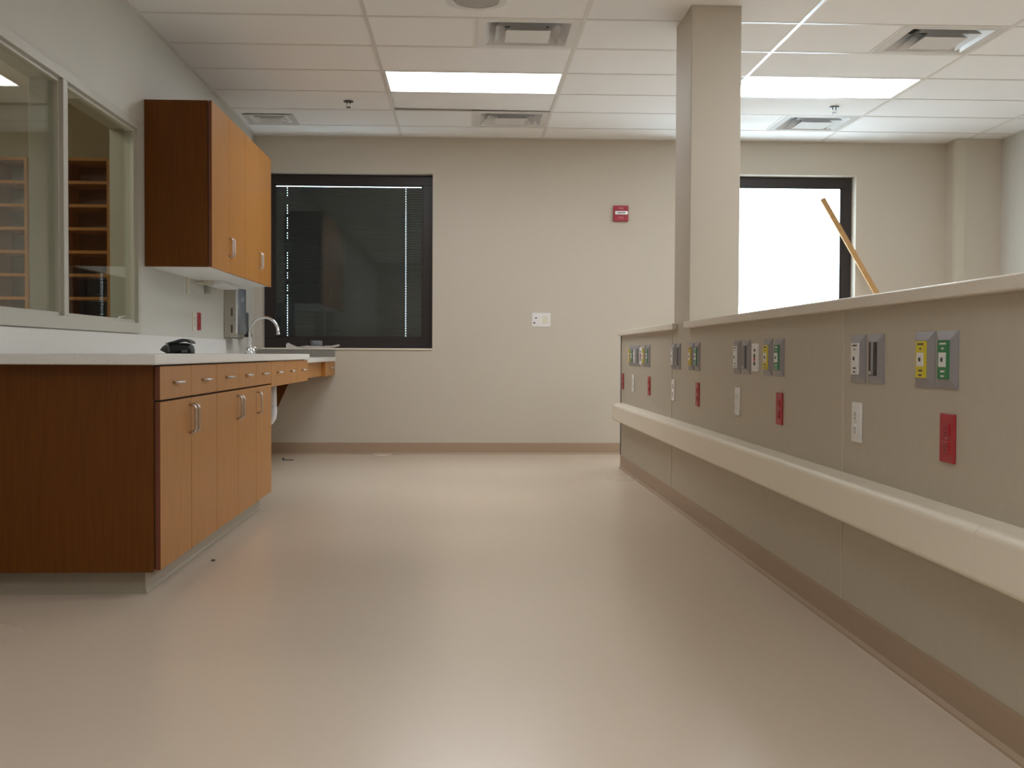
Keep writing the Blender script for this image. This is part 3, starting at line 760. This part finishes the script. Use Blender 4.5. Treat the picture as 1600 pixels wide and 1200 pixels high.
# nearest group
gas(3.424, 'vac', 'white faced grey vacuum outlet right of the divider seam, nearest group')
gas(3.276, 'slide', 'grey bottle slide bracket in the nearest group, beside a white faced outlet')
gas(2.921, 'air', 'largest yellow faced gas outlet, nearest group on the divider')
gas(2.783, 'oxy', 'largest green faced gas outlet, nearest group on the divider')
duplex(3.427, WHITEP, 'white power outlet right of the divider seam, largest of the white ones')
duplex(2.772, REDP, 'largest red power outlet at the right end of the divider', .084)
# second group
gas(4.966, 'vac', 'white faced grey vacuum outlet left of the nurse call plate, second nearest group')
gas(4.805, 'slide', 'grey bottle slide bracket just left of the second nearest nurse call plate')
callplate(4.652, 'white nurse call plate with a red button, nearer of the two')
gas(4.460, 'air', 'yellow faced gas outlet right of the nearer nurse call plate')
gas(4.299, 'oxy', 'green faced gas outlet at the right end of the second nearest group')
duplex(4.952, WHITEP, 'white power outlet below the second nearest vacuum outlet')
duplex(4.286, REDP, 'red power outlet below the second nearest green gas outlet')
# third group
gas(6.502, 'vac', 'white faced grey vacuum outlet below the square column')
gas(6.353, 'slide', 'grey bottle slide bracket below the square column')
gas(5.985, 'air', 'yellow faced gas outlet in the group just right of the column')
gas(5.834, 'oxy', 'green faced gas outlet in the group just right of the column')
duplex(6.498, WHITEP, 'white power outlet low under the square column')
duplex(5.816, REDP, 'red power outlet in the group just right of the column')
# farthest group, fittings side by side
gas(8.215, 'air', 'yellow faced gas outlet at the far left end of the divider', .124)
gas(8.088, 'oxy', 'green faced gas outlet second from the far left end of the divider', .124)
gas(7.961, 'vac', 'white faced grey vacuum outlet in the farthest group', .124)
gas(7.834, 'slide', 'grey bottle slide bracket in the farthest group', .124)
callplate(7.714, 'white nurse call plate in the farthest group')
gas(7.560, 'air', 'yellow faced gas outlet right of the farther nurse call plate', .124)
gas(7.405, 'oxy', 'green faced gas outlet at the right of the farthest group', .124)
duplex(8.600, REDP, 'red power outlet at the very far end of the divider')
duplex(8.066, WHITEP, 'white power outlet in the farthest group')
duplex(7.363, REDP, 'red power outlet below the right end of the farthest group')

# ------------------------------------------------------------------ stick leaning in the right window
A = Vector((3.163, YB+.106, 2.262)); 
B_ = Vector((4.13, 9.05, .012))
d = (B_-A).normalized(); s1 = d.cross(Vector((0, 1, 0))).normalized(); s2 = d.cross(s1).normalized()
b = MB()
ra = [b.bm.verts.new(A+s1*p+s2*q) for p, q in ((-.022, -.01), (.022, -.01), (.022, .01), (-.022, .01))]
rb = [b.bm.verts.new(B_+s1*p+s2*q) for p, q in ((-.022, -.01), (.022, -.01), (.022, .01), (-.022, .01))]
for k in range(4): b.bm.faces.new((ra[k], ra[(k+1) % 4], rb[(k+1) % 4], rb[k]))
b.bm.faces.new(ra[::-1]); b.bm.faces.new(rb)
single('wooden_stick', b, PINE, 'light wooden stick leaning against the bright right window', 'stick', tuple(B_))

# ------------------------------------------------------------------ crumbs on the floor
for x, y, r, lab in ((-1.055, 4.80, .007, 'tiny dark crumb on the floor beside the toe kick'), (-1.13, 2.70, .006, 'tiny dark crumb on the floor at the left edge')):
    b = MB(); bmesh.ops.create_icosphere(b.bm, subdivisions=1, radius=r)
    for v in b.bm.verts: v.co = (v.co.x*1.4+x, v.co.y+y, max(0, v.co.z*.6+.003))
    single('floor_crumb', b, BLACKP, lab, 'debris', (x, y, 0), 'crumbs on the floor')
x, y = -1.44, 9.30
single('metal_clip', MB().box(x-.045, x+.045, y-.012, y+.012, 0, .006, .001, 1).box(x-.045, x-.03, y-.012, y+.012, .006, .02), DGREY, 'small dark metal clip on the floor near the back wall', 'debris', (x, y, 0))
